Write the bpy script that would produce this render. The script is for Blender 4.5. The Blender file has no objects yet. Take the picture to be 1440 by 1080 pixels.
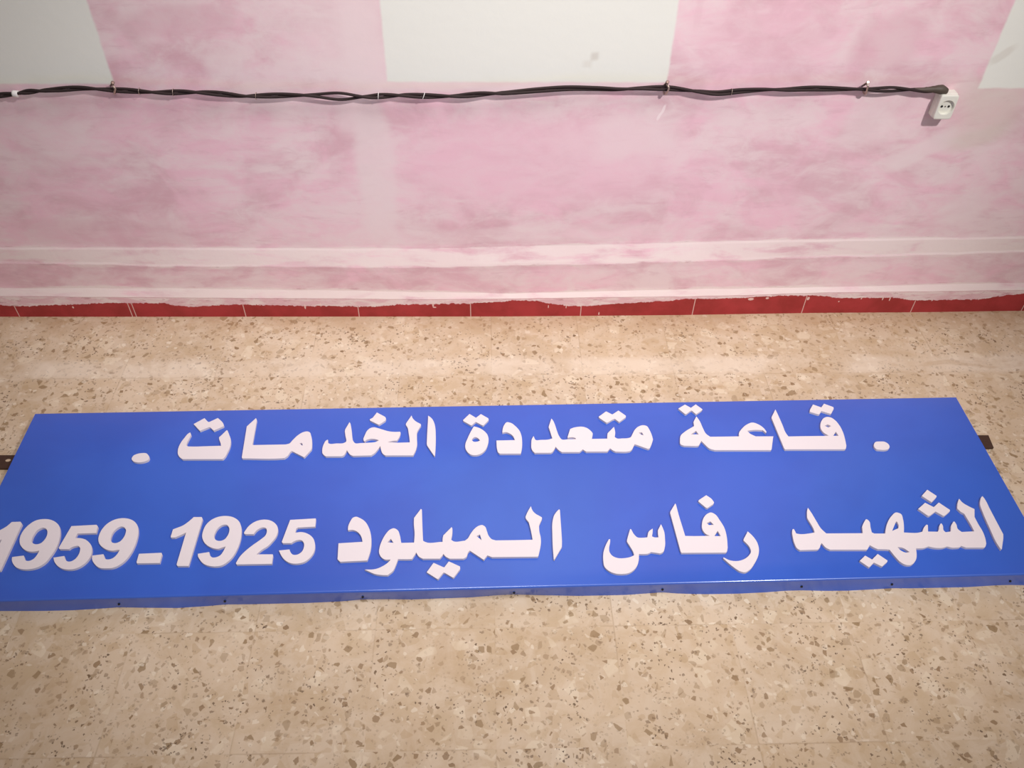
import bpy, bmesh, math, random
from mathutils import Vector, Matrix, noise as mnoise
from mathutils.geometry import tessellate_polygon

random.seed(7)
scene = bpy.context.scene
COL = scene.collection

# ------------------------------------------------------------------ camera
F_PX, PITCH, YAW, ROLL, CAM_D, CAM_H = 1202.55, 0.782559, 0.0398692, 0.0203181, 1.92766, 1.62
cp, sp = math.cos(PITCH), math.sin(PITCH)
FWD = Vector((math.sin(YAW) * cp, math.cos(YAW) * cp, -sp))
R0 = Vector((math.cos(YAW), -math.sin(YAW), 0))
U0 = R0.cross(FWD)
RGT = R0 * math.cos(ROLL) + U0 * math.sin(ROLL)
UPV = -R0 * math.sin(ROLL) + U0 * math.cos(ROLL)
EYE = Vector((0, -CAM_D, CAM_H))
cam_data = bpy.data.cameras.new('camera')
cam = bpy.data.objects.new('camera', cam_data)
COL.objects.link(cam)
cam_data.sensor_width = 36
cam_data.lens = 36 * F_PX / 1440
cam_data.clip_start = 0.02
m = Matrix((RGT, UPV, -FWD)).transposed().to_4x4()
m.translation = EYE
cam.matrix_world = m
scene.camera = cam

# ------------------------------------------------------------------ view, world, lamps
vs = scene.view_settings
scene.display_settings.display_device = 'sRGB'
vs.view_transform = 'Standard'
vs.look = 'None'
vs.gamma = 1
vs.use_curve_mapping = False
vs.exposure = -0.08

w = bpy.data.worlds.new('world')
scene.world = w
w.use_nodes = True
bgn = w.node_tree.nodes['Background']
bgn.inputs[0].default_value = (1.0, 0.97, 0.95, 1)
bgn.inputs[1].default_value = 0.31

def lamp(name, kind, loc, target, power, color, **kw):
    d = bpy.data.lights.new(name, kind)
    d.energy = power
    d.color = color
    for k, v in kw.items():
        setattr(d, k, v)
    o = bpy.data.objects.new(name, d)
    COL.objects.link(o)
    o.location = loc
    o.rotation_euler = (Vector(target) - Vector(loc)).to_track_quat('-Z', 'Y').to_euler()
    return o

# ceiling spot to the right of the viewer (throws the crisp shadows on the wall)
lamp('ceiling_lamp_right', 'SPOT', (1.55, -2.1, 2.9), (0.26, -0.2, 0.32), 375, (1.0, 0.97, 0.94),
     spot_size=math.radians(58), spot_blend=1.0, shadow_soft_size=0.09)
# soft fill spot over the middle, added to imitate lens darkening towards the edges
lamp('edge_falloff_fill', 'SPOT', (-0.1, -0.75, 2.95), (-0.12, -0.20, 0.3), 185, (1.0, 0.97, 0.97),
     spot_size=math.radians(64), spot_blend=1.0, shadow_soft_size=0.5)

# ------------------------------------------------------------------ helpers
def at(px, py, axis, val):
    v = FWD * F_PX + RGT * (px - 720) + UPV * (540 - py)
    i = 'xyz'.index(axis)
    return EYE + v * ((val - EYE[i]) / v[i])

def lin(r, g, b):
    f = lambda c: c / 12.92 if c <= 0.04045 else ((c + 0.055) / 1.055) ** 2.4
    return (f(r / 255), f(g / 255), f(b / 255), 1)

def interp(tab, x):
    if x <= tab[0][0]: return tab[0][1]
    for (a, va), (b, vb) in zip(tab, tab[1:]):
        if x <= b: return va + (vb - va) * (x - a) / (b - a)
    return tab[-1][1]

def link(name, bm, mats, parent=None, smooth=False):
    me = bpy.data.meshes.new(name)
    bm.normal_update()
    bm.to_mesh(me)
    bm.free()
    for mt in (mats if isinstance(mats, (list, tuple)) else [mats]):
        me.materials.append(mt)
    if smooth:
        for p in me.polygons: p.use_smooth = True
    o = bpy.data.objects.new(name, me)
    COL.objects.link(o)
    if parent is not None:
        o.parent = parent
        o.matrix_parent_inverse = Matrix.Identity(4)
    return o

def thing(name, label, cat, loc, group=None):
    o = bpy.data.objects.new(name, None)
    COL.objects.link(o)
    o.location = loc
    o.empty_display_size = 0.05
    o['label'] = label
    o['category'] = cat
    if group: o['group'] = group
    return o

def structure(o, label=None):
    o['kind'] = 'structure'
    if label: o['label'] = label
    return o

def smooth_path(pts, sub=10):
    P = [Vector(p) for p in pts]
    out = []
    for i in range(len(P) - 1):
        p0, p1, p2, p3 = P[max(i - 1, 0)], P[i], P[i + 1], P[min(i + 2, len(P) - 1)]
        for k in range(sub):
            t = k / sub
            out.append(0.5 * ((2 * p1) + (p2 - p0) * t + (2 * p0 - 5 * p1 + 4 * p2 - p3) * t * t
                              + (3 * p1 - p0 - 3 * p2 + p3) * t ** 3))
    out.append(P[-1])
    return out

def tube(bm, path, radius, seg=10, closed=False, caps=True):
    n = len(path)
    rad = radius if callable(radius) else (lambda t: radius)
    rings = []
    up = None
    for i, p in enumerate(path):
        a = path[(i - 1) % n] if (closed or i > 0) else p
        b = path[(i + 1) % n] if (closed or i < n - 1) else p
        t = (b - a).normalized()
        if up is None:
            up = t.orthogonal().normalized()
        up = (up - t * up.dot(t)).normalized()
        sd = t.cross(up)
        r = rad(i / max(n - 1, 1))
        rings.append([bm.verts.new(p + (up * math.cos(2 * math.pi * k / seg) + sd * math.sin(2 * math.pi * k / seg)) * r)
                      for k in range(seg)])
    for i in range(n if closed else n - 1):
        A, B = rings[i], rings[(i + 1) % n]
        for k in range(seg):
            bm.faces.new((A[k], A[(k + 1) % seg], B[(k + 1) % seg], B[k]))
    if caps and not closed:
        bm.faces.new(rings[0][::-1])
        bm.faces.new(rings[-1])
    bmesh.ops.recalc_face_normals(bm, faces=bm.faces)

def box(bm, lo, hi, bevel=0.0, seg=2):
    r = bmesh.ops.create_cube(bm, size=1)
    lo, hi = Vector(lo), Vector(hi)
    for v in r['verts']:
        v.co = Vector([lo[i] + (v.co[i] + 0.5) * (hi[i] - lo[i]) for i in range(3)])
    if bevel:
        es = list({e for v in r['verts'] for e in v.link_edges})
        bmesh.ops.bevel(bm, geom=es, offset=bevel, segments=seg, affect='EDGES', profile=0.5)

# ------------------------------------------------------------------ materials
class NT:
    """small node-tree writer"""
    def __init__(self, name):
        self.m = bpy.data.materials.new(name)
        self.m.use_nodes = True
        self.t = self.m.node_tree
        self.b = self.t.nodes['Principled BSDF']
        tc = self.t.nodes.new('ShaderNodeTexCoord')
        self.co = tc.outputs['Object']
    def new(self, kind, **kw):
        n = self.t.nodes.new(kind)
        for k, v in kw.items(): setattr(n, k, v)
        return n
    def put(self, sock, v):
        if isinstance(v, bpy.types.NodeSocket): self.t.links.new(v, sock)
        elif v is not None: sock.default_value = v
    def math(self, op, a, b=None, c=None, clamp=False):
        n = self.new('ShaderNodeMath', operation=op, use_clamp=clamp)
        for i, v in enumerate((a, b, c)): self.put(n.inputs[i], v)
        return n.outputs[0]
    def mapping(self, scale=(1, 1, 1), loc=(0, 0, 0), rot=(0, 0, 0), src=None):
        n = self.new('ShaderNodeMapping')
        self.put(n.inputs[0], src or self.co)
        n.inputs['Location'].default_value = loc
        n.inputs['Rotation'].default_value = rot
        n.inputs['Scale'].default_value = scale
        return n.outputs[0]
    def noise(self, scale, detail=3, rough=0.5, dist=0.0, src=None, out=0):
        n = self.new('ShaderNodeTexNoise')
        self.put(n.inputs['Vector'], src or self.co)
        n.inputs['Scale'].default_value = scale
        n.inputs['Detail'].default_value = detail
        n.inputs['Roughness'].default_value = rough
        n.inputs['Distortion'].default_value = dist
        return n.outputs[out]
    def voro(self, scale, src=None, rnd=1.0):
        n = self.new('ShaderNodeTexVoronoi')
        self.put(n.inputs['Vector'], src or self.co)
        n.inputs['Scale'].default_value = scale
        n.inputs['Randomness'].default_value = rnd
        return n.outputs['Distance'], n.outputs['Color']
    def step(self, v, lo, hi):
        n = self.new('ShaderNodeMapRange', interpolation_type='SMOOTHSTEP')
        self.put(n.inputs[0], v)
        n.inputs[1].default_value = lo
        n.inputs[2].default_value = hi
        return n.outputs[0]
    def mix(self, fac, a, b, blend='MIX'):
        n = self.new('ShaderNodeMix', data_type='RGBA', blend_type=blend)
        self.put(n.inputs[0], fac)
        self.put(n.inputs[6], a)
        self.put(n.inputs[7], b)
        return n.outputs[2]
    def xyz(self, src=None):
        n = self.new('ShaderNodeSeparateXYZ')
        self.put(n.inputs[0], src or self.co)
        return n.outputs
    def warp(self, amount, scale, detail=3):
        n = self.noise(scale, detail, out=1)
        s = self.new('ShaderNodeVectorMath', operation='SUBTRACT')
        self.put(s.inputs[0], n); s.inputs[1].default_value = (0.5, 0.5, 0.5)
        k = self.new('ShaderNodeVectorMath', operation='MULTIPLY_ADD')
        self.put(k.inputs[0], s.outputs[0]); k.inputs[1].default_value = (amount,) * 3
        self.put(k.inputs[2], self.co)
        return k.outputs[0]
    def bump(self, height, strength=0.3, dist=0.01):
        n = self.new('ShaderNodeBump')
        n.inputs['Strength'].default_value = strength
        n.inputs['Distance'].default_value = dist
        self.put(n.inputs['Height'], height)
        self.put(self.b.inputs['Normal'], n.outputs[0])
    def done(self, color, rough=0.6, metal=0.0, spec=0.5):
        self.put(self.b.inputs['Base Color'], color)
        self.put(self.b.inputs['Roughness'], rough)
        self.b.inputs['Metallic'].default_value = metal
        self.b.inputs['Specular IOR Level'].default_value = spec
        return self.m

def plain(name, color, rough=0.5, metal=0.0, var=0.06, scale=60, spec=0.5):
    n = NT(name)
    k = n.noise(scale, 3)
    dark = tuple(c * (1 - var * 2) for c in color[:3]) + (1,)
    return n.done(n.mix(k, dark, color), rough, metal, spec)

PINK, PINK2, PALE, WHITE = lin(236, 192, 205), lin(218, 176, 186), lin(234, 213, 215), lin(231, 230, 223)

def wall_material(name):
    n = NT(name)
    x, _, z = n.xyz(n.warp(0.07, 5, 4))
    sx, _, sz = n.xyz(n.warp(0.006, 30, 3))
    # brushed coats of thin whitewash over the pink
    a = n.noise(3.2, 6, 0.62, 0.9, src=n.mapping((1.0, 1, 1.5)))
    b = n.noise(11, 5, 0.6, 0.8, src=n.mapping((0.9, 1, 1.6), (3, 0, 1)))
    c = n.noise(4.0, 5, 0.6, 0.8, src=n.mapping((1, 1, 1.4), (9, 0, 4)))
    col = n.mix(n.step(c, 0.38, 0.64), PINK, PINK2)
    f = n.math('MULTIPLY_ADD', b, 0.5, n.math('MULTIPLY', a, 0.6))
    col = n.mix(n.math('MULTIPLY', n.step(f, 0.44, 0.68), 0.8), col, PALE)
    # short brush marks
    s = n.noise(16, 5, 0.65, 0.5, src=n.mapping((0.7, 1, 3.0)))
    col = n.mix(n.math('MULTIPLY', n.step(s, 0.48, 0.72), 0.30), col, PALE)
    col = n.mix(n.math('MULTIPLY', n.step(s, 0.46, 0.30), 0.22), col, lin(200, 150, 164))
    # paler paint and painted-in top light on the plinth edges, thinning out irregularly downwards
    at_ = n.new('ShaderNodeAttribute', attribute_name='pale')
    e = n.math('MULTIPLY_ADD', n.noise(10, 5, 0.6, 0.4, src=n.mapping((0.6, 1, 2.5), (2, 0, 7))), 2.4, n.math('SUBTRACT', at_.outputs['Fac'], 1.2))
    col = n.mix(n.math('MULTIPLY', n.step(e, 0.30, 0.80), 0.82), col, lin(236, 220, 218))
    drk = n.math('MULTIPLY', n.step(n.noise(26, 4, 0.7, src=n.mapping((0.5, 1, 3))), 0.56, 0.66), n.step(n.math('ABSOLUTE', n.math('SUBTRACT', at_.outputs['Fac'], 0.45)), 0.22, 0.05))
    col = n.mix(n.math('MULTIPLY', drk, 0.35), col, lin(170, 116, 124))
    # loose patches of thinner or thicker wash, each with its own shape
    def blob(cx, cz, rx, rz, rot, strength, color, prev, soft=0.45):
        dx, dz = n.math('SUBTRACT', x, cx), n.math('SUBTRACT', z, cz)
        cr, sr = math.cos(rot), math.sin(rot)
        u = n.math('ABSOLUTE', n.math('DIVIDE', n.math('ADD', n.math('MULTIPLY', dx, cr), n.math('MULTIPLY', dz, sr)), rx))
        v = n.math('ABSOLUTE', n.math('DIVIDE', n.math('SUBTRACT', n.math('MULTIPLY', dz, cr), n.math('MULTIPLY', dx, sr)), rz))
        d = n.math('POWER', n.math('ADD', n.math('POWER', u, 4), n.math('POWER', v, 4)), 0.25)
        k = n.step(d, 1.0 + soft * 0.5, 1.0 - soft * 0.5)
        return n.mix(n.math('MULTIPLY', k, strength), prev, color)
    for args in BLOBS: col = blob(*args[:7], col, *args[7:])
    # whitewashed rectangles with hard painted edges
    def rect(x0, x1, z0, z1, prev, strength=1.0, color=WHITE):
        e = 0.004
        k = n.math('MULTIPLY', n.step(sx, x0 - e, x0 + e), n.step(sx, x1 + e, x1 - e))
        k = n.math('MULTIPLY', k, n.math('MULTIPLY', n.step(sz, z0 - e, z0 + e), n.step(sz, z1 + e, z1 - e)))
        return n.mix(n.math('MULTIPLY', k, strength), prev, color)
    for r in RECTS: col = rect(*r[:4], col, *r[4:])
    for args in STAINS: col = blob(*args[:7], col, *args[7:])
    n.bump(n.noise(40, 5, 0.6), 0.12, 0.004)
    return n.done(col, 0.75, spec=0.25)

def W(px, py):
    p = at(px, py, 'y', 0.0)
    return p.x, p.z

def blob_px(px, py, wpx, hpx, rot, strength, color, soft=0.6):
    cx, cz = W(px, py)
    x1, _ = W(px + wpx / 2, py)
    _, z1 = W(px, py - hpx / 2)
    return (cx, cz, abs(x1 - cx), abs(z1 - cz), rot, strength, color, soft)

GREIGE = lin(214, 200, 190)
BLOBS = [
    blob_px(530, 250, 48, 190, 0.0, 0.75, PALE),
    blob_px(505, 160, 60, 60, 0.0, 0.55, PALE),
    blob_px(470, 60, 120, 110, 0.0, 0.55, PALE),
    blob_px(515, 55, 70, 160, 0.0, 0.8, PALE, 1.0),
    blob_px(760, 230, 380, 120, 0.0, 0.55, PINK),
    blob_px(900, 190, 120, 60, 0.2, 0.45, PALE),
    blob_px(700, 330, 520, 24, 0.0, 0.35, PALE),
    blob_px(1290, 215, 110, 28, 0.6, 0.75, PALE),
    blob_px(1370, 195, 70, 26, 0.3, 0.55, GREIGE, 1.1),
    blob_px(1400, 150, 90, 80, 0.0, 0.6, GREIGE, 1.1),
    blob_px(1355, 290, 70, 40, 0.8, 0.55, PALE),
    blob_px(1220, 180, 70, 50, 0.0, 0.55, PALE),
    blob_px(1080, 60, 200, 100, 0.0, 0.35, PINK),
    blob_px(1250, 60, 90, 80, 0.0, 0.45, PINK2),
    blob_px(250, 30, 160, 40, 0.0, 0.45, PINK2),
    blob_px(320, 100, 60, 40, 0.0, 0.5, PALE),
    blob_px(90, 200, 60, 60, 0.0, 0.35, PALE),
    blob_px(150, 330, 220, 40, 0.0, 0.4, PINK2),
    blob_px(720, 118, 400, 26, 0.0, 0.75, PALE, 0.8),
]
xl = W(140, 55)[0]
xc0, xc1, zc = W(539, 55)[0], W(947, 55)[0], W(740, 115.5)[1]
xr, zr = W(1400, 66)[0], W(1372, 124)[1]
RECTS = [(-3.0, xl, W(80, 118)[1], 1.75), (xc0, xc1, zc, 1.75), (xr, 3.0, zr, 1.75)]
STAINS = [
    blob_px(838, 78, 12, 12, 0.0, 0.45, lin(190, 180, 168), 1.2),
    blob_px(828, 90, 14, 12, 0.0, 0.25, lin(200, 190, 178), 1.2),
    blob_px(1412, 78, 34, 10, 0.7, 0.4, lin(205, 196, 186), 0.8),
    blob_px(930, 158, 4, 26, -0.12, 0.8, lin(244, 226, 228), 0.5),
    blob_px(985, 10, 10, 50, 0.0, 0.2, PINK2, 0.8),
]
M_WALL = wall_material('pink_wall_paint')

n = NT('red_tile')
k = n.noise(12, 4, 0.6, 0.3)
red = n.mix(n.step(k, 0.3, 0.7), lin(150, 44, 45), lin(172, 54, 58))
tx, _, tz = n.xyz()
ed = n.new('ShaderNodeAttribute', attribute_name='paint').outputs['Fac']
wob1 = n.math('SUBTRACT', n.noise(90, 5, 0.75), 0.5)
wob2 = n.math('SUBTRACT', n.noise(14, 3, 0.5, src=n.mapping((1, 1, 2))), 0.5)
ed = n.math('ADD', ed, n.math('ADD', n.math('MULTIPLY', wob1, 0.8), n.math('MULTIPLY', wob2, 0.12)))
pk = n.mix(n.step(n.noise(22, 5, 0.65, 0.4, src=n.mapping((0.6, 1, 2))), 0.4, 0.62), lin(222, 182, 190), lin(232, 212, 212))
pk = n.mix(n.math('MULTIPLY', n.step(n.noise(60, 4, 0.7, src=n.mapping((0.4, 1, 2))), 0.58, 0.66), 0.5), pk, lin(168, 110, 118))
col = n.mix(n.step(ed, 0.46, 0.53), red, pk)
for px, py, w_, h_ in ((609, 427.5, 2.5, 7), (611, 431, 5, 1.8), (429, 431, 2.5, 7), (451, 428, 2, 6), (771, 429.5, 1.3, 5), (796, 430, 1.3, 5), (842, 439.5, 1.8, 5), (1056, 420.5, 9, 4), (1079, 419.5, 5, 3),
                       (1137, 420.5, 4, 5), (1252, 421.5, 1.8, 6), (1242, 421, 2, 5), (102, 433.5, 2.5, 3), (92, 429.5, 2.5, 3), (1212, 420.5, 2, 4), (1180, 425, 2, 2)):
    p = at(px, py, 'y', -0.015)
    dx = n.math('DIVIDE', n.math('SUBTRACT', tx, p.x), w_ / 980)
    dz = n.math('DIVIDE', n.math('SUBTRACT', tz, p.z), h_ / 800)
    dd = n.math('ADD', n.math('MULTIPLY', dx, dx), n.math('MULTIPLY', dz, dz))
    col = n.mix(n.math('MULTIPLY', n.step(n.math('ADD', dd, n.math('MULTIPLY', wob1, 1.5)), 1.2, 0.6), 0.8), col, lin(236, 206, 200))
M_RED = n.done(col, 0.42, spec=0.35)
M_GROUT = plain('tile_grout', lin(222, 178, 170), 0.85, var=0.1)

# terrazzo floor: 25 cm tiles, each cut from a different part of the same mix
n = NT('terrazzo')
TX0, TY0, TX, TY = 0.011, -0.015, 0.2485, 0.2515
gx, gy, _ = n.xyz(n.warp(0.003, 25, 3))
ix = n.math('FLOOR', n.math('DIVIDE', n.math('SUBTRACT', gx, TX0), TX))
iy = n.math('FLOOR', n.math('DIVIDE', n.math('SUBTRACT', gy, TY0), TY))
cmb = n.new('ShaderNodeCombineXYZ'); n.put(cmb.inputs[0], ix); n.put(cmb.inputs[1], iy)
wn = n.new('ShaderNodeTexWhiteNoise', noise_dimensions='2D'); n.put(wn.inputs['Vector'], cmb.outputs[0])
tr1, tr2, tr3 = n.xyz(wn.outputs['Color'])
add = n.new('ShaderNodeVectorMath', operation='MULTIPLY_ADD')
n.put(add.inputs[0], wn.outputs['Color']); add.inputs[1].default_value = (40, 40, 0); n.put(add.inputs[2], n.co)
tile_co = add.outputs[0]
def twarp(amount, scale, detail=3):
    q = n.noise(scale, detail, src=tile_co, out=1)
    u = n.new('ShaderNodeVectorMath', operation='SUBTRACT'); n.put(u.inputs[0], q); u.inputs[1].default_value = (.5, .5, .5)
    v = n.new('ShaderNodeVectorMath', operation='MULTIPLY_ADD')
    n.put(v.inputs[0], u.outputs[0]); v.inputs[1].default_value = (amount, amount, 0); n.put(v.inputs[2], tile_co)
    return v.outputs[0]
wv, wv2 = twarp(0.012, 40), twarp(0.006, 80)
big = n.noise(3.0, 5, 0.62, 0.8)
mid = n.noise(14, 5, 0.65, 0.8, src=tile_co)
col = n.mix(n.step(big, 0.36, 0.64), lin(208, 185, 159), lin(191, 167, 139))
col = n.mix(n.math('MULTIPLY', n.step(mid, 0.40, 0.66), 0.5), col, lin(216, 198, 178))
col = n.mix(n.math('MULTIPLY', n.step(mid, 0.48, 0.30), 0.45), col, lin(190, 166, 134))
def chips(scale, src, off, keep, lo, hi, color, strength, prev, vary=0.5):
    mp = n.mapping((1, 1, 1), off, src=src)
    d, c = n.voro(scale, mp)
    r = n.xyz(c)
    de = n.new('ShaderNodeTexVoronoi', feature='DISTANCE_TO_EDGE')
    n.put(de.inputs['Vector'], mp); de.inputs['Scale'].default_value = scale
    lim = n.math('MULTIPLY_ADD', r[1], hi - lo, lo)
    k = n.math('MULTIPLY', n.math('GREATER_THAN', r[0], keep), n.step(n.math('SUBTRACT', de.outputs[0], lim), -0.01, 0.05))
    k = n.math('MULTIPLY', k, n.math('MULTIPLY', n.math('MULTIPLY_ADD', r[2], vary, 1 - vary), strength))
    return n.mix(k, prev, color)
col = chips(26, wv, (2, 1, 0), 0.70, 0.05, 0.25, lin(228, 212, 188), 0.5, col)
col = chips(34, wv, (5, 3, 0), 0.72, 0.05, 0.25, lin(184, 157, 124), 0.5, col, 0.8)
col = chips(50, wv, (9, 4, 0), 0.74, 0.05, 0.28, lin(178, 150, 116), 0.55, col, 0.8)
col = chips(62, wv, (3, 7, 0), 0.88, 0.05, 0.25, lin(142, 116, 84), 0.92, col, 0.6)
col = chips(90, wv2, (1, 9, 0), 0.86, 0.04, 0.28, lin(134, 106, 76), 0.9, col, 0.6)
col = chips(85, wv2, (6, 2, 0), 0.90, 0.04, 0.28, lin(232, 218, 198), 0.6, col)
clus = n.step(n.noise(9, 3, 0.5, src=tile_co), 0.44, 0.62)
base_ = col
col = chips(150, wv2, (4, 2, 0), 0.90, 0.04, 0.22, lin(104, 80, 58), 0.95, col, 0.5)
col = chips(230, wv2, (8, 6, 0), 0.91, 0.02, 0.22, lin(74, 54, 42), 0.95, col, 0.4)
col = n.mix(n.math('MULTIPLY_ADD', clus, 0.75, 0.25), base_, col)
# tone of each tile
col = n.mix(n.math('MULTIPLY', tr3, 0.22), col, lin(188, 158, 122))
# joints
def joint(v, off, period):
    f = n.math('FRACT', n.math('DIVIDE', n.math('SUBTRACT', v, off), period))
    dd = n.math('MULTIPLY', n.math('MINIMUM', f, n.math('SUBTRACT', 1.0, f)), period)
    return n.step(dd, 0.0022, 0.0006)
jm = n.math('MAXIMUM', joint(gx, TX0, TX), joint(gy, TY0, TY))
jn = n.step(n.noise(5, 3), 0.44, 0.64)
col = n.mix(n.math('MULTIPLY', n.math('MULTIPLY', jm, jn), 0.35), col, lin(150, 124, 96))
# pale scuffed band along the second joint from the wall, brown stains
band = n.math('MULTIPLY', n.step(n.math('ABSOLUTE', n.math('SUBTRACT', gy, -0.232)), 0.05, 0.015), n.step(n.noise(4, 4), 0.36, 0.56))
col = n.mix(n.math('MULTIPLY', band, 0.6), col, lin(222, 206, 188))
st = n.noise(4.2, 6, 0.65, 1.0, src=n.mapping((1, 1.6, 1), (5, 3, 0)))
col = n.mix(n.math('MULTIPLY', n.step(st, 0.54, 0.70), 0.42), col, lin(180, 150, 116))
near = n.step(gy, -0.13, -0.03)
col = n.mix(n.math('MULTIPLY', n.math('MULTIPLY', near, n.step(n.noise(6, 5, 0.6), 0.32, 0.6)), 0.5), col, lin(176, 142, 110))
n.bump(n.noise(60, 4), 0.06, 0.002)
M_FLOOR = n.done(col, n.math('MULTIPLY_ADD', n.noise(8, 3), 0.2, 0.42), spec=0.3)

n = NT('blue_enamel')
k = n.noise(3, 4, 0.55, 0.4)
bc = n.mix(n.step(k, 0.3, 0.7), lin(28, 81, 187), lin(34, 89, 197))
n.bump(n.noise(4, 2, 0.4), 0.10, 0.02)
n.b.inputs['Coat Weight'].default_value = 1.0
n.b.inputs['Coat Roughness'].default_value = 0.17
n.b.inputs['Coat IOR'].default_value = 1.6
M_BLUE = n.done(bc, 0.35, spec=0.6)
M_LETTER = plain('white_foam_board', lin(224, 214, 218), 0.6, var=0.012, scale=200, spec=0.3)
M_BRACKET = plain('rusty_steel', lin(84, 58, 46), 0.6, 0.35, var=0.2, scale=120)
M_DARK = plain('dark_hole', lin(24, 22, 26), 0.9)
M_CABLE = plain('black_cable_sheath', lin(50, 37, 37), 0.72, var=0.15, spec=0.25)
M_TAPE = plain('brown_tape', lin(84, 72, 62), 0.6, var=0.2)
M_STEEL = plain('bright_steel', lin(190, 172, 160), 0.42, 0.8, var=0.1)
M_NAIL = plain('dull_nail_steel', lin(120, 96, 88), 0.45, 0.6, var=0.2)
M_WHITE_TIE = plain('white_wire', lin(236, 230, 228), 0.5)
M_SOCKET = plain('white_plastic', lin(226, 224, 214), 0.4, var=0.02)

# ------------------------------------------------------------------ floor
bm = bmesh.new()
vs_ = [bm.verts.new(v) for v in ((-3.2, -3.6, 0), (3.2, -3.6, 0), (3.2, 0.1, 0), (-3.2, 0.1, 0))]
top = bm.faces.new(vs_)
r = bmesh.ops.extrude_face_region(bm, geom=[top])
for v in r['geom']:
    if isinstance(v, bmesh.types.BMVert): v.co.z -= 0.05
bmesh.ops.recalc_face_normals(bm, faces=bm.faces)
structure(link('floor', bm, M_FLOOR), 'beige terrazzo floor with brown stone chips')

# ------------------------------------------------------------------ wall with stepped plinth, and tiled skirting
def line(pts, plane):
    o = []
    for px, py in pts:
        p = at(px, py, 'y', plane)
        o.append((p.x, p.z))
    return o
L1 = line([(0, 348.5), (240, 349), (480, 350.5), (640, 350), (720, 347), (850, 345), (960, 342), (1080, 339), (1200, 336.5), (1320, 335), (1440, 333.5)], 0.0)
L2 = line([(0, 371), (150, 372), (240, 374), (350, 374), (480, 374), (600, 374), (720, 370), (850, 369), (960, 365.5), (1080, 363), (1200, 361), (1320, 358), (1440, 355)], -0.008)
L3 = line([(0, 407), (240, 406), (480, 408), (720, 411), (850, 408), (960, 406), (1100, 405), (1200, 404), (1320, 401), (1440, 400)], -0.008)
L4 = line([(0, 419.5), (240, 420), (480, 420.5), (600, 421), (720, 419.5), (850, 417.5), (960, 417), (1050, 416), (1150, 413.5), (1250, 412.5), (1350, 411.5), (1440, 411)], -0.015)
L5 = line([(0, 431), (30, 432), (80, 430), (150, 427), (230, 427), (245, 430), (270, 432), (300, 430), (330, 428), (360, 429), (480, 430), (530, 430), (560, 427), (600, 427), (660, 425), (700, 423), (720, 420.8), (750, 421), (770, 425), (800, 429), (830, 428.5), (860, 426), (900, 423.5), (940, 422), (960, 419), (1000, 419.5), (1050, 418), (1100, 416), (1140, 416), (1165, 418), (1180, 420), (1200, 420), (1260, 419.5), (1280, 423.5), (1340, 423), (1380, 422.5), (1400, 419), (1440, 415)], -0.015)
L6 = []
for px, py in [(0, 445.4), (240, 445.4), (480, 445.2), (662, 445.1), (720, 445), (850, 444), (960, 443), (1050, 441.5), (1150, 440), (1300, 439), (1440, 437)]:
    p = at(px, py, 'z', 0.0)
    L6.append((p.x, p.y))

joints = []
for px in (24, 190, 345, 505, 662, 816, 973, 1127, 1280, 1436):
    joints.append(at(px, 442, 'y', -0.015).x)
step_ = 0.325
while joints[0] > -3: joints.insert(0, joints[0] - step_)
while joints[-1] < 3: joints.append(joints[-1] + step_)

joints.append(at(184.5, 442, 'y', -0.015).x)
xs = []
x = -3.2
while x < 3.2001:
    if not any(abs(x - j) < 0.0025 for j in joints): xs.append(x)
    x += 0.005
for j in joints: xs += [j - 0.0013, j + 0.0013]
xs = sorted(xs)

def wob(x, z, amp, sc):
    return amp * mnoise.noise(Vector((x * sc, z * 13.7, 2.1)))

bm = bmesh.new()
pale = bm.verts.layers.float.new('pale')
rows = []
for x in xs[::3] + [xs[-1]]:
    yb = interp(L6, x)
    off = yb + 0.015
    z1 = interp(L1, x) + wob(x, 1, 0.002, 9)
    z2 = interp(L2, x) + wob(x, 2, 0.003, 14)
    z3 = interp(L3, x) + wob(x, 3, 0.002, 12)
    z4 = interp(L4, x) + wob(x, 4, 0.001, 20)
    prof = [(0.0, 2.9), (0.0, 1.2), (0.0, z1 + 0.012), (-0.0006, z1 + 0.002), (-0.002, z1 - 0.004),
            (-0.0075 + off, z2 + 0.004), (-0.0088 + off, z2 - 0.003), (-0.008 + off, z2 - 0.02),
            (-0.008 + off, z3 + 0.012), (-0.0085 + off, z3), (-0.0152 + off, z4 + 0.003), (-0.0142 + off, z4)]
    rows.append([bm.verts.new((x, y, z)) for y, z in prof])
    for v, pl in zip(rows[-1], (0, 0, 0.05, 0.75, 0.78, 0.72, 0.45, 0.0, 0.0, 0.85, 0.75, 0.6)): v[pale] = pl
    back = [bm.verts.new((x, 0.12, z)) for z in (0.0, 2.9)]
    rows[-1] += back
nv = len(rows[0])
for A, B in zip(rows, rows[1:]):
    for k in range(nv):
        k2 = (k + 1) % nv
        f = bm.faces.new((A[k], A[k2], B[k2], B[k]))
bm.faces.new(rows[0]); bm.faces.new(rows[-1][::-1])
bmesh.ops.recalc_face_normals(bm, faces=bm.faces)
structure(link('wall_back', bm, [M_WALL]), 'pink whitewashed wall with white painted rectangles')

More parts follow.
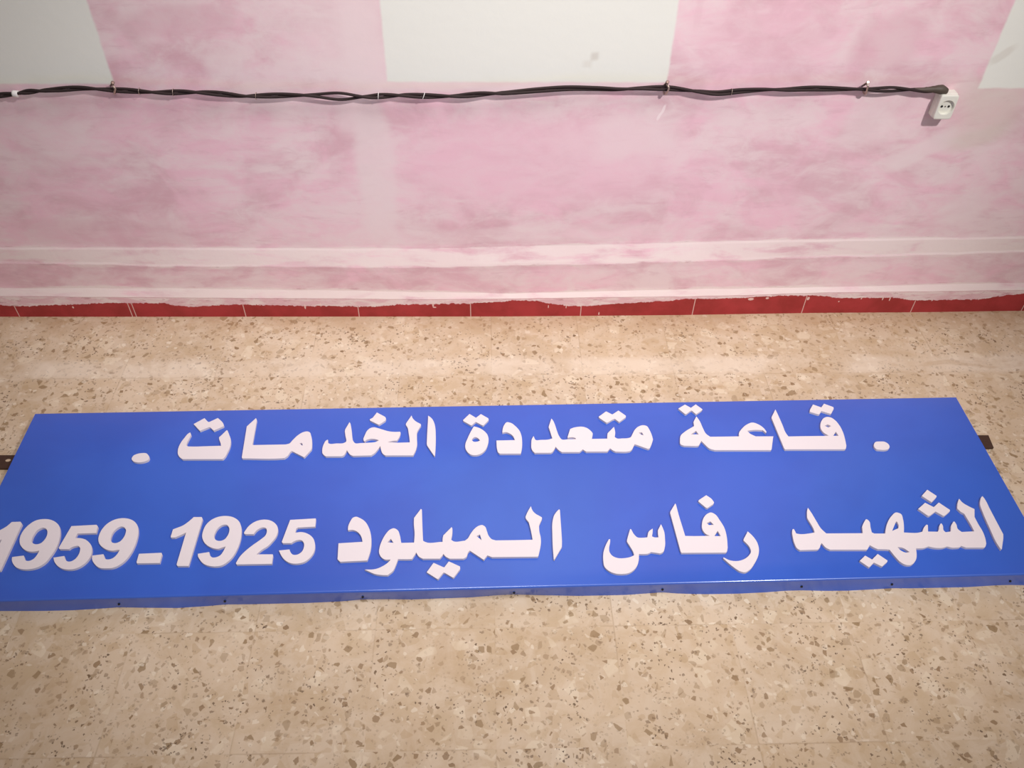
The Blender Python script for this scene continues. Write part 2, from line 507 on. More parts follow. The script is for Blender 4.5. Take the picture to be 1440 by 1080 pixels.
bm = bmesh.new()
paint = bm.verts.layers.float.new('paint')
rows = []
for x in xs:
    yb = interp(L6, x)
    z4 = interp(L4, x) + wob(x, 4, 0.001, 20)
    z5 = min(max(interp(L5, x) + wob(x, 5, 0.0014, 60), 0.02), z4 - 0.0015)
    pr = ((0.0, z4, 1.0), (yb, z4 - 0.0005, 0.5 + (z4 - z5) / 0.02), (yb - 0.0002, z5, 0.5), (yb - 0.0001, z5 - 0.012, 0.0), (yb, 0.0, 0.0), (0.0, 0.0, 0.0))
    rows.append([bm.verts.new((x, y, z)) for y, z, _ in pr])
    for v, q in zip(rows[-1], pr): v[paint] = q[2]
for A, B in zip(rows, rows[1:]):
    mid_ = (A[0].co.x + B[0].co.x) / 2
    g = any(abs(mid_ - j) < 0.0013 for j in joints)
    for k in range(6):
        f = bm.faces.new((A[k], A[(k + 1) % 6], B[(k + 1) % 6], B[k]))
        f.material_index = 1 if (g and k in (2, 3)) else 0
bm.faces.new(rows[0]); bm.faces.new(rows[-1][::-1])
bmesh.ops.recalc_face_normals(bm, faces=bm.faces)
structure(link('baseboard_back', bm, [M_RED, M_GROUT]), 'dark red tile skirting with ragged pink paint along its top')

# ------------------------------------------------------------------ the sign lying on the floor
SIGN_T = 0.035           # height of the blue tray
LET_T = 0.0062           # thickness of the letters
tl, tr = at(50, 581, 'z', SIGN_T), at(1343.9, 557.8, 'z', SIGN_T)
ux = (tr - tl).normalized()
uy = Vector((-ux.y, ux.x, 0))
front = [at(px, py, 'z', SIGN_T) for px, py in ((0, 845.5), (250, 840), (480, 833), (720, 825.5), (960, 819), (1200, 814), (1440, 808.5))]
depth = sum((p - tl).dot(uy) for p in front) / len(front)
width = (tr - tl).length
sign = thing('sign_board', 'blue metal sign with raised white Arabic lettering and dates lying on the floor', 'sign',
             (tl + ux * width / 2 + uy * depth / 2) * 1.0)
sign.location.z = 0
ORI = sign.location.copy()
sign.rotation_euler = (0, 0, math.atan2(ux.y, ux.x))
HW, HD = width / 2, -depth / 2
def to_sign(p):
    q = Vector(p) - ORI
    return Vector((q.dot(ux), q.dot(uy), q.z))

# tray: top sheet, rolled edges, four lips; the front lip is pulled in at its screws
lip_px = [(0, 859.3), (60, 859.2), (100, 858.3), (140, 856), (167, 854), (200, 854.6), (250, 855), (290, 852.5), (317, 850), (350, 849.8), (383, 849), (430, 848), (480, 845.7), (510, 843), (543, 842.6), (580, 843), (620, 841.5), (663, 840), (700, 837), (723, 836), (760, 837), (813, 838), (850, 837.3), (880, 836.7), (910, 834.5), (932, 833), (950, 834.5), (975, 835.4), (1000, 835.6), (1040, 834.8), (1077, 833), (1105, 830.8), (1128, 830.2), (1160, 831), (1193, 830.7), (1225, 829), (1255, 827.2), (1280, 827.4), (1313, 826.7), (1360, 825.7), (1400, 823.2), (1420, 822.6), (1440, 823)]
LIP = []
for px, py in lip_px:
    q = to_sign(at(px, py, 'z', 0.0))
    LIP.append((q.x, q.y))
bm = bmesh.new()
NX = 240
RB = 0.004
def sheet_profile():
    # from the back bottom over the top to the front bottom: (v, z), v measured on the depth axis
    o = [(HD - 0.0, 0.0), (HD, 0.015), (HD, SIGN_T - RB)]
    for k in range(1, 5):
        a = math.pi / 2 * k / 5
        o.append((HD - RB + RB * math.cos(a), SIGN_T - RB + RB * math.sin(a)))
    for k in range(0, 13):
        o.append((HD - RB + (-2 * HD + 2 * RB) * k / 12, SIGN_T))
    for k in range(1, 5):
        a = math.pi / 2 * k / 5
        o.append((-HD + RB - RB * math.sin(a), SIGN_T - RB + RB * math.cos(a)))
    o += [(-HD, SIGN_T - RB), (-HD, 0.024), (-HD, 0.015), (-HD, 0.008), (-HD, 0.0)]
    return o
HD = abs(HD)
prof = [( -v if False else v, z) for v, z in sheet_profile()]
rows = []
for i in range(NX + 1):
    u = -HW + 2 * HW * i / NX
    lipv = interp(LIP, u)
    row = []
    for v, z in prof:
        vv = v
        if v <= -HD + 1e-6 and z < SIGN_T - RB + 1e-6:
            t = (1 - z / (SIGN_T - RB)) ** 1.5
            vv = -HD + (lipv + HD) * t
        zz = z
        row.append(bm.verts.new((u, vv, zz)))
    rows.append(row)
for A, B in zip(rows, rows[1:]):
    for k in range(len(prof) - 1):
        bm.faces.new((A[k], B[k], B[k + 1], A[k + 1]))
for row, sgn in ((rows[0], -1), (rows[-1], 1)):          # side lips
    bm.faces.new(row if sgn > 0 else row[::-1])
bmesh.ops.recalc_face_normals(bm, faces=bm.faces)
panel = link('panel', bm, M_BLUE, sign)
for p in panel.data.polygons: p.use_smooth = len(p.vertices) == 4
panel.data.set_sharp_from_angle(angle=math.radians(50)) if hasattr(panel.data, 'set_sharp_from_angle') else None

# screws along the front lip
for px, py in ((167, 849.5), (316, 846), (510, 840), (723, 833), (932, 829.8), (1128, 826), (1255, 822.5), (1421, 817)):
    q = to_sign(at(px, py, 'z', 0.014))
    lv = interp(LIP, q.x)
    vy = -HD + (lv + HD) * (1 - 0.014 / (SIGN_T - RB)) ** 1.5
    bm = bmesh.new()
    bmesh.ops.create_cone(bm, cap_ends=True, segments=14, radius1=0.0030, radius2=0.0020, depth=0.003,
                          matrix=Matrix.Translation((q.x, vy - 0.001, 0.013)) @ Matrix.Rotation(math.pi / 2, 4, 'X'))
    bmesh.ops.recalc_face_normals(bm, faces=bm.faces)
    link('rivet', bm, M_DARK, sign)['label'] = 'dark rivet in the front lip'

# rusty fixing tabs at both ends
def tab(corners, hole, hr):
    bm = bmesh.new()
    P = [to_sign(at(px, py, 'z', 0.006)) for px, py in corners]
    up_ = [bm.verts.new((p.x, p.y, 0.006)) for p in P]
    dn_ = [bm.verts.new((p.x, p.y, 0.0)) for p in P]
    bm.faces.new(up_); bm.faces.new(dn_[::-1])
    for k in range(4):
        bm.faces.new((up_[k], dn_[k], dn_[(k + 1) % 4], up_[(k + 1) % 4]))
    bmesh.ops.recalc_face_normals(bm, faces=bm.faces)
    o = link('mounting_tab', bm, M_BRACKET, sign)
    o['label'] = 'rusty brown steel tab'
    if hole:
        q = to_sign(at(*hole, 'z', 0.006))
        bm = bmesh.new()
        bmesh.ops.create_circle(bm, cap_ends=True, segments=20, radius=hr, matrix=Matrix.Translation((q.x, q.y, 0.0064)) @ Matrix.Diagonal((1.4, 0.9, 1, 1)))
        link('bolt_hole', bm, M_FLOOR, o)['label'] = 'hole showing the floor'
tab([(-18, 640), (40, 640), (34, 658.5), (-24, 658.5)], (11.5, 647.5), 0.0045)
tab([(1360, 612), (1390, 612), (1397.5, 629.5), (1368, 630.5)], None, 0)

# ---- letters: outlines of the top faces, in close-up frames of the sign (origin px, origin py, scale)
Z = dict(Z1=(180, 580, 13.5), Z2=(240, 580, 14.4), Z3=(335, 580, 12), Z4=(445, 575, 14.4), Z5=(505, 575, 12),
         Z6=(645, 575, 14.4), Z7=(740, 570, 14.4), Z8=(820, 570, 14.4), B1=(945, 560, 9.6), B2=(1075, 560, 12),
         B3=(1210, 600, 21.6), B4=(0, 720, 12), B5=(70, 720, 12), B6=(120, 720, 12), B7=(230, 715, 12),
         B8=(320, 715, 11.077), C1=(465, 710, 9.817), C2=(570, 710, 9.817), C3=(670, 705, 11.077),
         C4=(840, 720, 11.373), C5=(930, 690, 8.64), C6=(1105, 700, 11.077), C7=(1200, 710, 10.8), C8=(1280, 680, 9.82))
GLYPHS = [
 ('period', ['Z1 70,875~ 110,815~ 180,785~ 260,772~ 345,775~ 385,810~ 405,865~ 385,900~ 320,930~ 250,945~ 160,945~ 100,925~']),
 ('letter', ['Z2 395,402 415,450 370,540~ 330,620~ 320,665 350,685~ 430,690~ 700,685 1020,675 1010,620~ 985,550~ 978,505 1040,450 1130,362 1150,362 1185,450~ 1210,520~ 1218,600~ 1200,700~ 1150,810~ 1090,910~ 1050,945 240,945 190,910~ 150,850~ 145,770~ 170,680~ 220,590~ 290,500~ 340,440~']),
 ('letter_dots', ['Z2 465,235 685,115 750,185 775,195 800,185 955,112 1010,160~ 1060,215~ 1080,265 1060,285 872,368 800,300 770,300 592,372']),
 ('letter', ['Z3 300,95 315,130 240,545 265,550 800,540 860,525~ 920,465~ 1000,390~ 1090,335~ 1160,320~ 1200,330~ 1230,390~ 1245,480~ 1245,590 1235,625 1125,745 1105,755 1080,740 905,650 880,665 830,735~ 780,770 720,775~ 70,775 60,760 145,235',
             'Z3 1035,520 1075,512 1090,560 1060,545']),
 ('letter', ['Z4 235,632 235,690 265,705~ 400,700~ 560,688~ 600,665 605,640~ 590,560~ 575,450 582,415 670,268 690,300 712,430~ 725,560~ 745,650~ 785,695~ 900,692~ 1050,685~ 1130,680~ 1200,668~ 1265,635 1180,610~ 1080,608~ 1010,630 975,660 955,640 950,600 985,520~ 1020,450~ 1090,390~ 1170,372~ '
             'Z5 300,320~ 400,350~ 500,378~ 600,388~ 690,385 700,400 690,450~ 640,535 560,540~ 480,562 650,571 855,565 850,500~ 835,400~ 820,320~ 790,270 792,245 885,110 900,150~ 950,205~ 1040,255 1045,280 1000,350~ 975,400 975,500~ 978,600~ 950,710~ 910,785 440,785 400,755~ 370,690~ 357,625 310,690~ 260,745~ 200,785 '
             'Z4 740,950 690,930~ 640,870~ 615,835 590,890~ 545,945~ 500,960 190,960 150,935~ 118,890 118,820~ 150,710~ 190,645~ 225,622']),
 ('letter_dots', ['Z5 300,60 440,135 455,165 445,195 340,265 325,265 185,195 180,175 230,150']),
 ('letter', ['Z5 1165,112 1225,160~ 1265,230~ 1285,310~ 1292,420~ 1290,640~ 1280,790 1265,790 1150,620 1142,590 1150,400~ 1162,200']),
 ('letter', ['Z6 310,355 400,380~ 500,435~ 580,520~ 605,610~ 590,720~ 540,830~ 450,905~ 350,935~ 250,925~ 170,860~ 135,780~ 140,700~ 180,600~ 230,490~ 285,390',
             'Z6 265,635 290,590~ 330,570~ 380,585~ 435,640 380,662~ 300,662~']),
 ('letter_dots', ['Z6 90,225 220,102 350,180 450,105 600,190 608,225 505,330 485,335 345,262 265,330 245,330 95,245']),
 ('letter', ['Z6 885,480 890,420~ 920,330~ 975,270~ 1060,285~ 1150,350~ 1230,440~ 1270,540~ 1285,660~ 1280,800~ 1258,905 830,905 800,880~ 780,820~ 765,640 1140,632 1100,550~ 1030,495~ 960,470~']),
 ('letter', ['Z7 150,620 165,660~ 190,700~ 300,700~ 450,692~ 530,670 510,610~ 485,530~ 455,440 465,400 510,268 530,290~ 580,390~ 620,510~ 670,630~ 720,690~ 850,688 1005,684 1000,662 940,645~ 840,655 838,640 870,540~ 890,480 950,455~ 1030,438~ 1130,432~ 1220,455~ 1300,510~ 1345,570~ 1340,620~ 1328,680 '
             'Z8 490,675 490,620~ 497,565 540,520 625,435 635,470~ 650,560~ 640,640 680,668~ 800,670~ 900,665~ 955,650~ 1000,580~ 1050,490~ 1120,430~ 1220,402~ 1290,420~ 1340,490~ 1390,600~ 1415,690 1395,760~ 1350,870 1310,880 1045,785 1020,830~ 990,890~ 950,925 900,935~ 660,935 610,915~ 560,880 545,868 520,900~ 490,935 60,935 '
             'Z7 1180,915 1145,890 1110,920 1080,945 720,945 670,915~ 620,865~ 595,835 570,890~ 540,935 500,960 170,960 130,920~ 105,860~ 103,780~ 115,680~',
             'Z8 1125,555 1190,545 1225,605 1180,595']),
 ('letter_dots', ['Z8 315,230 465,122 590,185 600,180 715,105 865,210 865,240 740,330 725,335 640,270 600,285 500,345 470,350 330,255']),
 ('letter_dots', ['B1 85,140 175,85 255,130 320,83 412,150 400,165 335,210 320,212 265,165 250,170 195,212 175,212']),
 ('letter', ['B1 330,245 375,310~ 420,410~ 460,480~ 515,520 700,518 905,515 905,470~ 945,410~ 1010,355~ 1090,328~ 1170,355~ 1240,405~ 1275,450 1270,470 1225,430 1100,428~ 1015,440 1050,475~ 1130,515 1370,515 1365,530 1345,690 1335,700 580,700 510,680~ 440,620~ 395,575 390,590 360,640 320,645 160,640 115,620~ 107,590 120,500~ 170,455~ 300,375 290,325 300,300',
             'B1 255,488 325,440 360,488']),
 ('letter', ['B2 185,188 210,240~ 300,440~ 370,600~ 405,645 700,640 990,637 1085,631 1060,618 1000,580~ 955,520~ 945,450~ 965,380~ 1010,330~ 1060,315~ 1120,325~ 1190,370~ 1260,450~ 1320,560~ 1360,690~ 1382,800 1375,850 1355,862 345,862 330,840 120,330 125,310',
             'B2 1015,465 1065,440 1125,470 1080,492', 'B2 1160,634 1205,565 1250,634']),
 ('letter_dots', ['B2 770,190 820,105 960,155 1005,92 1165,150 1168,180 1125,262 1110,262 960,215 930,268 905,272 765,228']),
 ('period', ['B3 410,560~ 460,465~ 600,450~ 735,460~ 850,530~ 885,610~ 860,670~ 780,700~ 600,700~ 490,685~ 430,630~']),
 ('digit', ['B4 200,168 345,163 372,200 15,975 0,990 -200,990 -208,965 30,460 -60,510~ -150,545 -190,530 -140,390 -80,345~ 20,295~ 100,250~']),
 ('digit', ['B4 205,760 400,735 420,790 435,818~ 490,825~ 560,795~ 620,730~ 665,650 640,655~ 560,668~ 470,660~ 390,615~ 340,545~ 330,470~ 360,370~ 420,280~ 500,205~ 600,145~ 720,120~ 830,125~ 930,165~ 1000,240~ 1018,340~ 1000,470~ 940,620~ 860,740~ 750,865~ 640,930~ 500,965~ 380,965~ 290,940~ 220,870~ 200,800~',
            'B4 535,500~ 545,440~ 580,370~ 640,300~ 720,265~ 780,285~ 800,330~ 790,400~ 750,470~ 690,525~ 620,545~ 560,530~']),
 ('digit', ['B5 365,238 790,215 812,245 785,350 770,355 465,364 430,440 500,440~ 590,460~ 660,510~ 705,580~ 712,650~ 690,740~ 620,840~ 540,905~ 420,958~ 300,970~ 200,950~ 130,905~ 80,840~ 62,770 245,742 260,790~ 290,830~ 350,835~ 420,800~ 480,730~ 510,650~ 510,600~ 470,570~ 420,578~ 370,595~ 320,628 165,625 150,605']),
 ('digit', ['B6 115,735 305,712 325,760~ 340,793~ 400,800~ 460,780~ 530,720~ 580,640 540,640~ 470,652~ 380,640~ 300,600~ 235,530~ 220,460~ 240,370~ 290,280~ 380,190~ 490,130~ 610,105~ 720,112~ 820,155~ 880,230~ 895,330~ 875,450~ 830,580~ 760,710~ 680,810~ 580,890~ 470,940~ 360,950~ 240,940~ 160,880~ 115,800~',
            'B6 430,480~ 435,420~ 470,340~ 530,280~ 600,245~ 650,255~ 685,300~ 675,370~ 640,440~ 580,500~ 510,525~ 455,515~']),
 ('dash', ['B6 905,705 1285,688 1295,710 1255,860 870,865 865,840']),
 ('digit', ['B7 510,145 645,145 660,180 430,945 420,970 235,970 220,945 380,405 300,445~ 190,490 125,490 120,475 160,352 220,330~ 330,285~ 430,215~']),
 ('digit', ['B7 580,765 770,735 785,790~ 820,825~ 880,825~ 950,795~ 1010,720~ 1048,640 1000,655~ 920,680~ 840,670~ 750,630~ 680,560~ 652,470~ 670,370~ 730,260~ 820,185~ 930,140~ 1080,128~ 1190,155~ 1270,215~ 1310,310~ 1315,420~ 1290,560~ 1240,690~ 1170,810~ 1080,900~ 980,960~ 880,978~ 780,970~ 690,940~ 610,860~ 580,800~',
            'B7 855,470~ 880,390~ 930,320~ 1000,278~ 1060,275~ 1105,320~ 1108,390~ 1080,460~ 1030,520~ 950,548~ 880,530~']),
 ('digit', ['B8 255,385 265,360 330,275~ 420,210~ 520,178~ 630,178~ 720,215~ 775,280~ 785,350~ 760,430~ 700,510~ 620,590~ 540,640~ 450,715 705,715 708,735 690,862 140,872 130,850 200,740~ 280,660~ 400,565~ 520,480~ 590,420~ 612,360~ 600,310~ 560,295~ 500,310~ 445,350~ 405,400 275,400']),
 ('digit', ['B8 975,178 1375,155 1375,190 1365,283 1090,298 1070,315 1055,378 1150,368~ 1250,395~ 1330,460~ 1362,560~ 1345,680~ 1290,760~ 1200,830~ 1090,858~ 980,850~ 890,800~ 830,720~ 800,655 965,638 980,680~ 1020,720~ 1080,720~ 1150,680~ 1190,600~ 1185,530~ 1150,495~ 1080,495~ 1030,515~ 990,540 860,540 845,520']),
 ('letter', ['C1 240,350 240,310~ 270,230~ 310,175~ 350,163~ 400,180~ 470,225~ 525,310~ 555,410~ 562,500~ 550,630~ 510,755 500,768 130,785 95,750 108,530 440,510 430,460~ 400,400~ 350,360~ 300,345~']),
 ('letter', ['C1 975,525 1150,520 '
             'C2 122,515 128,400~ 118,250~ 120,180 215,55 228,65 232,200~ 240,400~ 245,495 270,510~ 515,510 515,470~ 525,420 640,305 650,330 648,400~ 632,480 660,500~ 820,495 860,465~ 900,400~ 960,325~ 1010,290~ 1060,278~ 1100,300~ 1125,360~ '
             'C3 190,535~ 240,590~ 300,608 600,605 875,598 865,540~ 840,420~ 815,325 770,270 765,240 790,180~ 848,75 860,115~ 890,165~ 1020,250 1020,275 975,375 980,470~ 1000,560~ 1005,640~ 990,740~ 965,850 950,862 240,868 170,840 150,865 116,908 '
             'C2 1080,757 890,630 870,650~ 840,720~ 800,742 610,742 560,715~ 525,675 510,700~ 475,742 240,742 190,715~ 150,655 130,690~ 90,748 0,750 '
             'C1 930,748 900,830~ 860,910~ 785,970 700,967~ 600,950~ 520,915~ 470,893 620,885~ 700,855~ 780,805~ 830,755 740,750~ 690,710~ 668,650~ 675,590~ 710,490~ 770,390~ 820,340~ 870,322~ 920,345~ 955,420~ 970,500~',
             'C1 785,517 830,467 868,523', 'C2 982,430 1030,408 1054,488']),
 ('letter_dots', ['C2 295,930 390,800 525,860 540,860 600,780 755,850 757,885 670,1000 655,1003 540,935 525,935 455,1022 440,1022']),
 ('letter', ['C3 1290,122 1300,140 1310,280~ 1325,500~ 1332,640~ 1330,710 1215,905 1205,905 1190,720~ 1183,500~ 1185,320~ 1215,210~ 1250,160~']),
 ('letter', ['C4 205,435 205,480~ 190,560~ 195,640~ 240,700~ 320,735~ 430,738~ 540,715~ 590,690 575,640~ 530,560~ 475,475 475,450 490,390~ 525,272 540,275 590,360~ 640,405~ 720,412~ 800,405 825,310~ 885,265 885,310~ 875,390 910,405~ 980,405 970,350 970,290 1018,195 1040,240~ 1070,320~ 1082,430~ 1080,560~ 1050,640~ 1000,662 960,655~ 860,640 810,665~ 740,672 665,670 662,770~ 640,850~ 590,920~ 500,975~ 400,990~ 300,985~ 200,950~ 120,880~ 95,770~ 100,640~ 140,520~ 185,435']),
 ('letter', ['C5 170,155 180,175 210,290~ 250,420~ 290,550 400,552 530,550 590,548 540,525~ 500,470~ 495,400~ 515,330~ 560,280~ 605,265~ 650,285~ 710,360~ 765,450~ 795,560~ 806,690 800,735 785,752 245,755 235,740 170,500~ 107,270 112,250',
             'C5 550,395 595,372 637,415 580,418', 'C5 643,552 685,487 722,552']),
 ('letter_dots', ['C5 545,55 610,100~ 640,140 635,160 560,210 540,205 450,130 455,115']),
 ('letter', ['C5 1050,495 1100,540~ 1160,620~ 1185,700~ 1180,780~ 1140,870~ 1060,970~ 1020,990~ 960,980~ 880,930~ 755,825 755,810 830,845~ 920,855~ 1010,830~ 1070,780~ 1090,740~ 1075,690~ 1000,605 1000,590']),
 ('letter', ['C6 125,485 145,520~ 165,555~ 200,563~ 350,558~ 450,540 440,505~ 340,325 332,300 335,190~ 345,155 400,235~ 480,370~ 550,480~ 630,555 1200,552 1195,500 1190,450 1220,380~ 1262,335~ 1295,360~ 1320,460~ '
             'C7 281,418 320,435 485,435 490,390~ 520,270~ 580,170~ 660,115~ 720,135~ 755,220~ 768,320~ 768,420 1000,420~ 1050,405 1075,340~ 1110,300 1132,305 1135,405 '
             'C8 380,665 395,640~ 405,580~ 430,550~ 450,580~ 465,650~ 490,672 560,662 565,580 610,525~ 635,560~ 660,630~ 710,668 885,660 860,610~ 745,415 700,390~ 650,345 655,270~ 675,210 720,260~ 800,310~ 888,352 888,460 940,560~ 1000,660~ 1040,770~ 1050,830 1040,870 1020,885 770,885 705,860 680,880~ 640,885 570,885~ 510,868 460,885~ 380,890~ 300,880~ 250,868 190,890~ 80,895 '
             'C7 955,680 962,760~ 955,820~ 920,880~ 870,912~ 800,910~ 720,870~ 640,790~ 550,680 500,675 370,672 300,640~ 250,610 230,650 210,680 '
             'C6 690,808 630,780~ 560,705 545,730~ 520,790~ 490,808 220,815 180,790~ 140,720~ 110,610~ 100,530~ 110,490~',
             'C7 590,395 650,250 665,255 690,310 685,355', 'C7 672,640 740,648~ 858,716 800,724~ 720,692~']),
 ('letter_dots', ['C7 97,850 180,770 285,830 370,745 520,845 515,865 435,935 312,875 250,940 235,945']),
 ('letter_dots', ['C8 235,85 365,170 360,190 305,250 290,255 160,170']),
 ('letter_dots', ['C8 110,350 205,265 325,325 395,262 550,365 545,385 475,445 455,445 350,385 270,445 245,445']),
 ('letter', ['C8 1000,175 1020,200~ 1100,350~ 1200,540~ 1285,700 1285,760 1265,905 1250,905 1200,830~ 1100,620~ 1000,390~ 965,290~ 970,225~ 985,185~']),
]

def outline(text):
    pts = []
    ox_, oy_, sc = 0, 0, 1
    for tok in text.split():
        if tok in Z:
            ox_, oy_, sc = Z[tok]
            continue
        s = tok.endswith('~')
        a, b = tok.rstrip('~').split(',')
        p = at(ox_ + float(a) / sc, oy_ + float(b) / sc, 'z', SIGN_T + LET_T)
        pts.append((to_sign(p), s))
    out = []
    nn = len(pts)
    for i in range(nn):
        (p0, _), (p1, s1), (p2, s2), (p3, _) = pts[i - 1], pts[i], pts[(i + 1) % nn], pts[(i + 2) % nn]
        ch = p2 - p1
        L = ch.length
        def tan(a, b, c):
            la, lb = (b - a).length + 1e-9, (c - b).length + 1e-9
            t = ((b - a) / la * lb + (c - b) / lb * la) / (la + lb)
            return t
        t1 = tan(p0, p1, p2) * L if s1 else ch
        t2 = tan(p1, p2, p3) * L if s2 else ch
        k = 6 if (s1 or s2) else 1
        for j in range(k):
            t = j / k
            h00, h10 = 2 * t ** 3 - 3 * t * t + 1, t ** 3 - 2 * t * t + t
            h01, h11 = -2 * t ** 3 + 3 * t * t, t ** 3 - t * t
            out.append(p1 * h00 + t1 * h10 + p2 * h01 + t2 * h11)
    return [Vector((p.x, p.y, 0)) for p in out]

for name, loops in GLYPHS:
    rings = [outline(t) for t in loops]
    bm = bmesh.new()
    topv, botv = [], []
    for rg in rings:
        topv.append([bm.verts.new((p.x, p.y, SIGN_T + LET_T)) for p in rg])
        botv.append([bm.verts.new((p.x, p.y, SIGN_T)) for p in rg])
    ft = [v for rg in topv for v in rg]
    fb = [v for rg in botv for v in rg]
    for a, b, c in tessellate_polygon(rings):
        if a == b or b == c or a == c: continue
        try:
            bm.faces.new((ft[a], ft[b], ft[c])); bm.faces.new((fb[c], fb[b], fb[a]))
        except ValueError:
            pass
    for T, B in zip(topv, botv):
        q = len(T)
        for k in range(q):
            bm.faces.new((T[k], B[k], B[(k + 1) % q], T[(k + 1) % q]))
    bmesh.ops.recalc_face_normals(bm, faces=bm.faces)
    link(name, bm, M_LETTER, sign)

# ------------------------------------------------------------------ cable along the wall
CY = -0.016
centre = [(-160, 141), (-120, 139), (-80, 140), (-40, 139), (0, 134), (20, 132), (40, 129), (80, 126), (115, 124), (150, 126), (180, 127.5), (225, 130), (260, 129.5), (284, 130), (310, 132), (340, 135), (356, 135), (400, 134), (438, 134), (480, 135.5), (517, 136), (535, 135), (568, 134), (600, 135), (643, 135), (680, 132), (706, 131), (720, 130), (760, 126.5), (800, 124), (840, 124.5), (870, 125.5), (905, 124), (938, 124), (960, 126), (985, 129), (1010, 131), (1040, 128), (1075, 126), (1105, 126), (1140, 124.5), (1180, 125), (1215, 125.5), (1235, 126), (1255, 125.5), (1280, 126), (1300, 127), (1318, 127)]
cpath = smooth_path([at(px, py, 'y', CY) for px, py in centre], 8)
nodes_px = [-150, -90, -20, 30, 62, 150, 225, 284, 356, 438, 517, 568, 643, 706, 905, 985, 1105, 1222, 1288, 1330]
nodes_x = [at(px, 128, 'y', CY).x for px in nodes_px]
open_x = [(at(480, 135, 'y', CY).x, 0.058, 0.0046), (at(868, 125, 'y', CY).x, 0.055, 0.0016), (at(1252, 125, 'y', CY).x, 0.045, 0.0010), (at(60, 126, 'y', CY).x, 0.03, -0.0012)]
def phase(x):
    for i in range(len(nodes_x) - 1):
        if x <= nodes_x[i + 1] or i == len(nodes_x) - 2:
            return math.pi * (i + (x - nodes_x[i]) / (nodes_x[i + 1] - nodes_x[i]))
R_C = 0.0034
cable = thing('power_cable', 'twisted pair of black cables strung along the pink wall to the socket', 'cable', cpath[0])
O = cable.location.copy()
for s in (1, -1):
    path = []
    for p in cpath:
        ph = phase(p.x)
        az = R_C * 1.0
        for cx_, wd, ex in open_x:
            az += ex * math.exp(-((p.x - cx_) / wd) ** 2 * 1.2)
        if p.x > nodes_x[-2]: az *= 0.8
        path.append(p + Vector((0, s * R_C * 1.05 * math.cos(ph), s * az * math.sin(ph))) - O)
    bm = bmesh.new()
    tube(bm, path, R_C, 10)
    link('cable_strand', bm, M_CABLE, cable, smooth=True)
# taped bundle where it turns into the socket
bm = bmesh.new()
tp = smooth_path([at(1286, 126, 'y', -0.016) - O, at(1302, 126, 'y', -0.017) - O, at(1315, 125.5, 'y', -0.018) - O, at(1324, 126, 'y', -0.018) - O, at(1330, 129, 'y', -0.018) - O], 6)
tube(bm, tp, lambda t: 0.0040 + 0.0066 * min(1, max(0, (t - 0.1) / 0.55)) - 0.002 * max(0, (t - 0.8) / 0.2), 14)
for v in bm.verts:
    v.co += Vector((0, 0, 0.0012 * mnoise.noise(v.co * 160)))
link('tape_wrap', bm, M_TAPE, cable, smooth=True)['label'] = 'brown tape wrapped around the cable end'
# pale wire twists around the pair
for px, rr, mt in ((533, 0.0008, M_WHITE_TIE), (595, 0.0008, M_WHITE_TIE), (196, 0.0006, M_STEEL), (243, 0.0007, M_STEEL), (1027, 0.0006, M_STEEL), (359, 0.0006, M_STEEL)):
    xx = at(px, 130, 'y', CY).x
    pc = min(cpath, key=lambda p: abs(p.x - xx)) - O
    bm = bmesh.new()
    tilt = 0.4 if px == 595 else 0.1
    ring = [pc + Vector((tilt * 0.008 * math.sin(a), 0.0076 * math.cos(a), 0.0078 * math.sin(a))) for a in [2 * math.pi * k / 24 for k in range(24)]]
    tube(bm, ring, rr, 6, closed=True)
    link('wire_twist', bm, mt, cable, smooth=True)['label'] = 'pale wire twist around the pair'
xx = at(21, 131, 'y', CY).x
pc = min(cpath, key=lambda p: abs(p.x - xx)) - O
bm = bmesh.new()
tube(bm, [pc + Vector((dx, -0.001, -dx * 0.1)) for dx in (-0.006, -0.002, 0.002, 0.006)], 0.0078, 12)
link('tape_band', bm, M_WHITE_TIE, cable, smooth=True)['label'] = 'white tape band'

# nails holding it
def nail(basepx, headpx, strappx, lowpx, length, label, head_mat):
    head = at(*headpx, 'y', -length)
    base = at(*basepx, 'y', 0.004)
    t = thing('cable_nail', label, 'nail', (base.x, 0, base.z), 'nails holding the wall cable')
    o = t.location.copy()
    dirv = (head - base).normalized()
    bm = bmesh.new()
    tube(bm, [base - o, (base + head) / 2 - o, head - o], 0.0024, 10)
    link('nail_shaft', bm, M_NAIL, t, smooth=True)
    bm = bmesh.new()
    tube(bm, [head - o - dirv * 0.0008, head - o + dirv * 0.0014, head - o + dirv * 0.0022], lambda q: 0.0042 if q < 0.8 else 0.003, 14)
    link('nail_head', bm, head_mat, t)
    st, lw = at(*strappx, 'y', -0.0275), at(*lowpx, 'y', -0.012)
    pts = [base + (head - base) * 0.8, (base + (head - base) * 0.85 + st) / 2 + Vector((0.001, -0.003, 0)), st, st * 0.5 + lw * 0.5 + Vector((0, -0.003, 0)), lw,
           Vector((lw.x - 0.001, 0.003, lw.z + 0.001))]
    bm = bmesh.new()
    tube(bm, [p - o for p in smooth_path(pts, 6)], 0.0023, 8)
    link('wire_loop', bm, M_STEEL, t, smooth=True)
nail((155.5, 121), (158.5, 116.5), (162, 125), (161, 132), 0.026, 'nail with wire loop on the cable at the left white painted rectangle', M_NAIL)
nail((932, 122), (938.5, 115.5), (940.5, 125), (935, 132.5), 0.026, 'nail with wire loop on the cable below the middle white rectangle', M_NAIL)
nail((1212, 121.5), (1220.5, 115.8), (1219.5, 124.5), (1216.5, 132.5), 0.034, 'nail with shiny wire loop on the cable nearest the wall socket', M_STEEL)

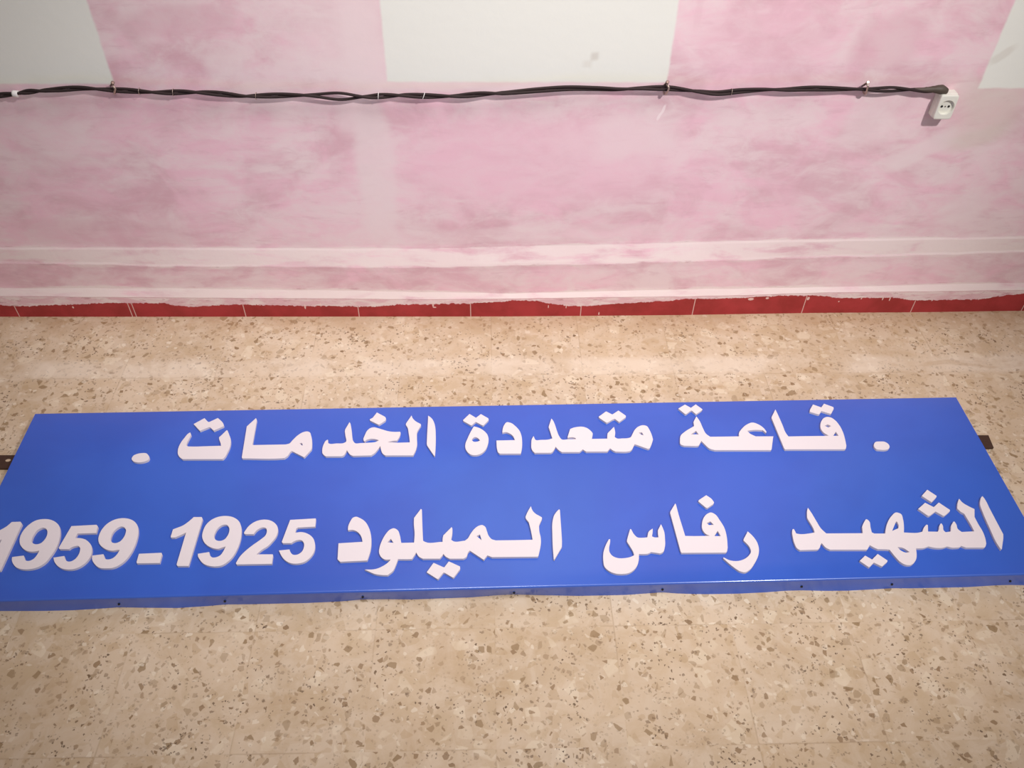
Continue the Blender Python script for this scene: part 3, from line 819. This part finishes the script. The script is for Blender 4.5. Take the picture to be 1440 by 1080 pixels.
# ------------------------------------------------------------------ wall socket
SD = 0.033
bl, tr_ = at(1311.5, 168.3, 'y', -SD), at(1350.5, 134.3, 'y', -SD)
sx0, sx1, sz0, sz1 = bl.x, tr_.x, bl.z, tr_.z
cx_, cz_ = (sx0 + sx1) / 2, (sz0 + sz1) / 2
hw, hh = (sx1 - sx0) / 2, (sz1 - sz0) / 2
sock = thing('wall_socket', 'white surface mounted power socket below the cable end on the pink wall', 'socket', (cx_, 0, cz_))
bm = bmesh.new()
box(bm, (-hw, -SD + 0.009, -hh), (hw, 0.0005, hh), 0.003, 3)
link('back_box', bm, M_SOCKET, sock)
RW = 0.0185
bm = bmesh.new()
N = 64
def sq(a, w_, h_, rad=0.004):
    c, s = math.cos(a), math.sin(a)
    e = 10
    k = (abs(c) ** e + abs(s) ** e) ** (-1 / e)
    return w_ * k * c, h_ * k * s
ringdefs = []
A_ = [2 * math.pi * k / N for k in range(N)]
ringdefs.append([(sq(a, hw, hh)[0], -SD + 0.0085, sq(a, hw, hh)[1]) for a in A_])
ringdefs.append([(sq(a, hw, hh)[0], -SD + 0.0025, sq(a, hw, hh)[1]) for a in A_])
ringdefs.append([(sq(a, hw - .0008, hh - .0008)[0], -SD + 0.0008, sq(a, hw - .0008, hh - .0008)[1]) for a in A_])
ringdefs.append([(sq(a, hw - .003, hh - .003)[0], -SD, sq(a, hw - .003, hh - .003)[1]) for a in A_])
ringdefs.append([(RW * math.cos(a), -SD, RW * math.sin(a)) for a in A_])
ringdefs.append([((RW - .001) * math.cos(a), -SD + 0.007, (RW - .001) * math.sin(a)) for a in A_])
rg = [[bm.verts.new(p) for p in r_] for r_ in ringdefs]
for A, B in zip(rg, rg[1:]):
    for k in range(N):
        bm.faces.new((A[k], A[(k + 1) % N], B[(k + 1) % N], B[k]))
bm.faces.new(rg[-1])
bm.faces.new(rg[0][::-1])
bmesh.ops.recalc_face_normals(bm, faces=bm.faces)
cover = link('cover_plate', bm, M_SOCKET, sock)
for dx in (-0.0085, 0.0085):
    bm = bmesh.new()
    bmesh.ops.create_cone(bm, cap_ends=True, segments=18, radius1=0.0027, radius2=0.0027, depth=0.002,
                          matrix=Matrix.Translation((dx, -SD + 0.0068, 0)) @ Matrix.Rotation(math.pi / 2, 4, 'X'))
    link('pin_hole', bm, M_DARK, cover)['label'] = 'dark round pin hole'
bm = bmesh.new()
bmesh.ops.create_cone(bm, cap_ends=True, segments=14, radius1=0.0014, radius2=0.0014, depth=0.002,
                      matrix=Matrix.Translation((0, -SD + 0.0066, 0)) @ Matrix.Rotation(math.pi / 2, 4, 'X'))
link('centre_screw', bm, M_NAIL, cover)['label'] = 'small grey centre screw'
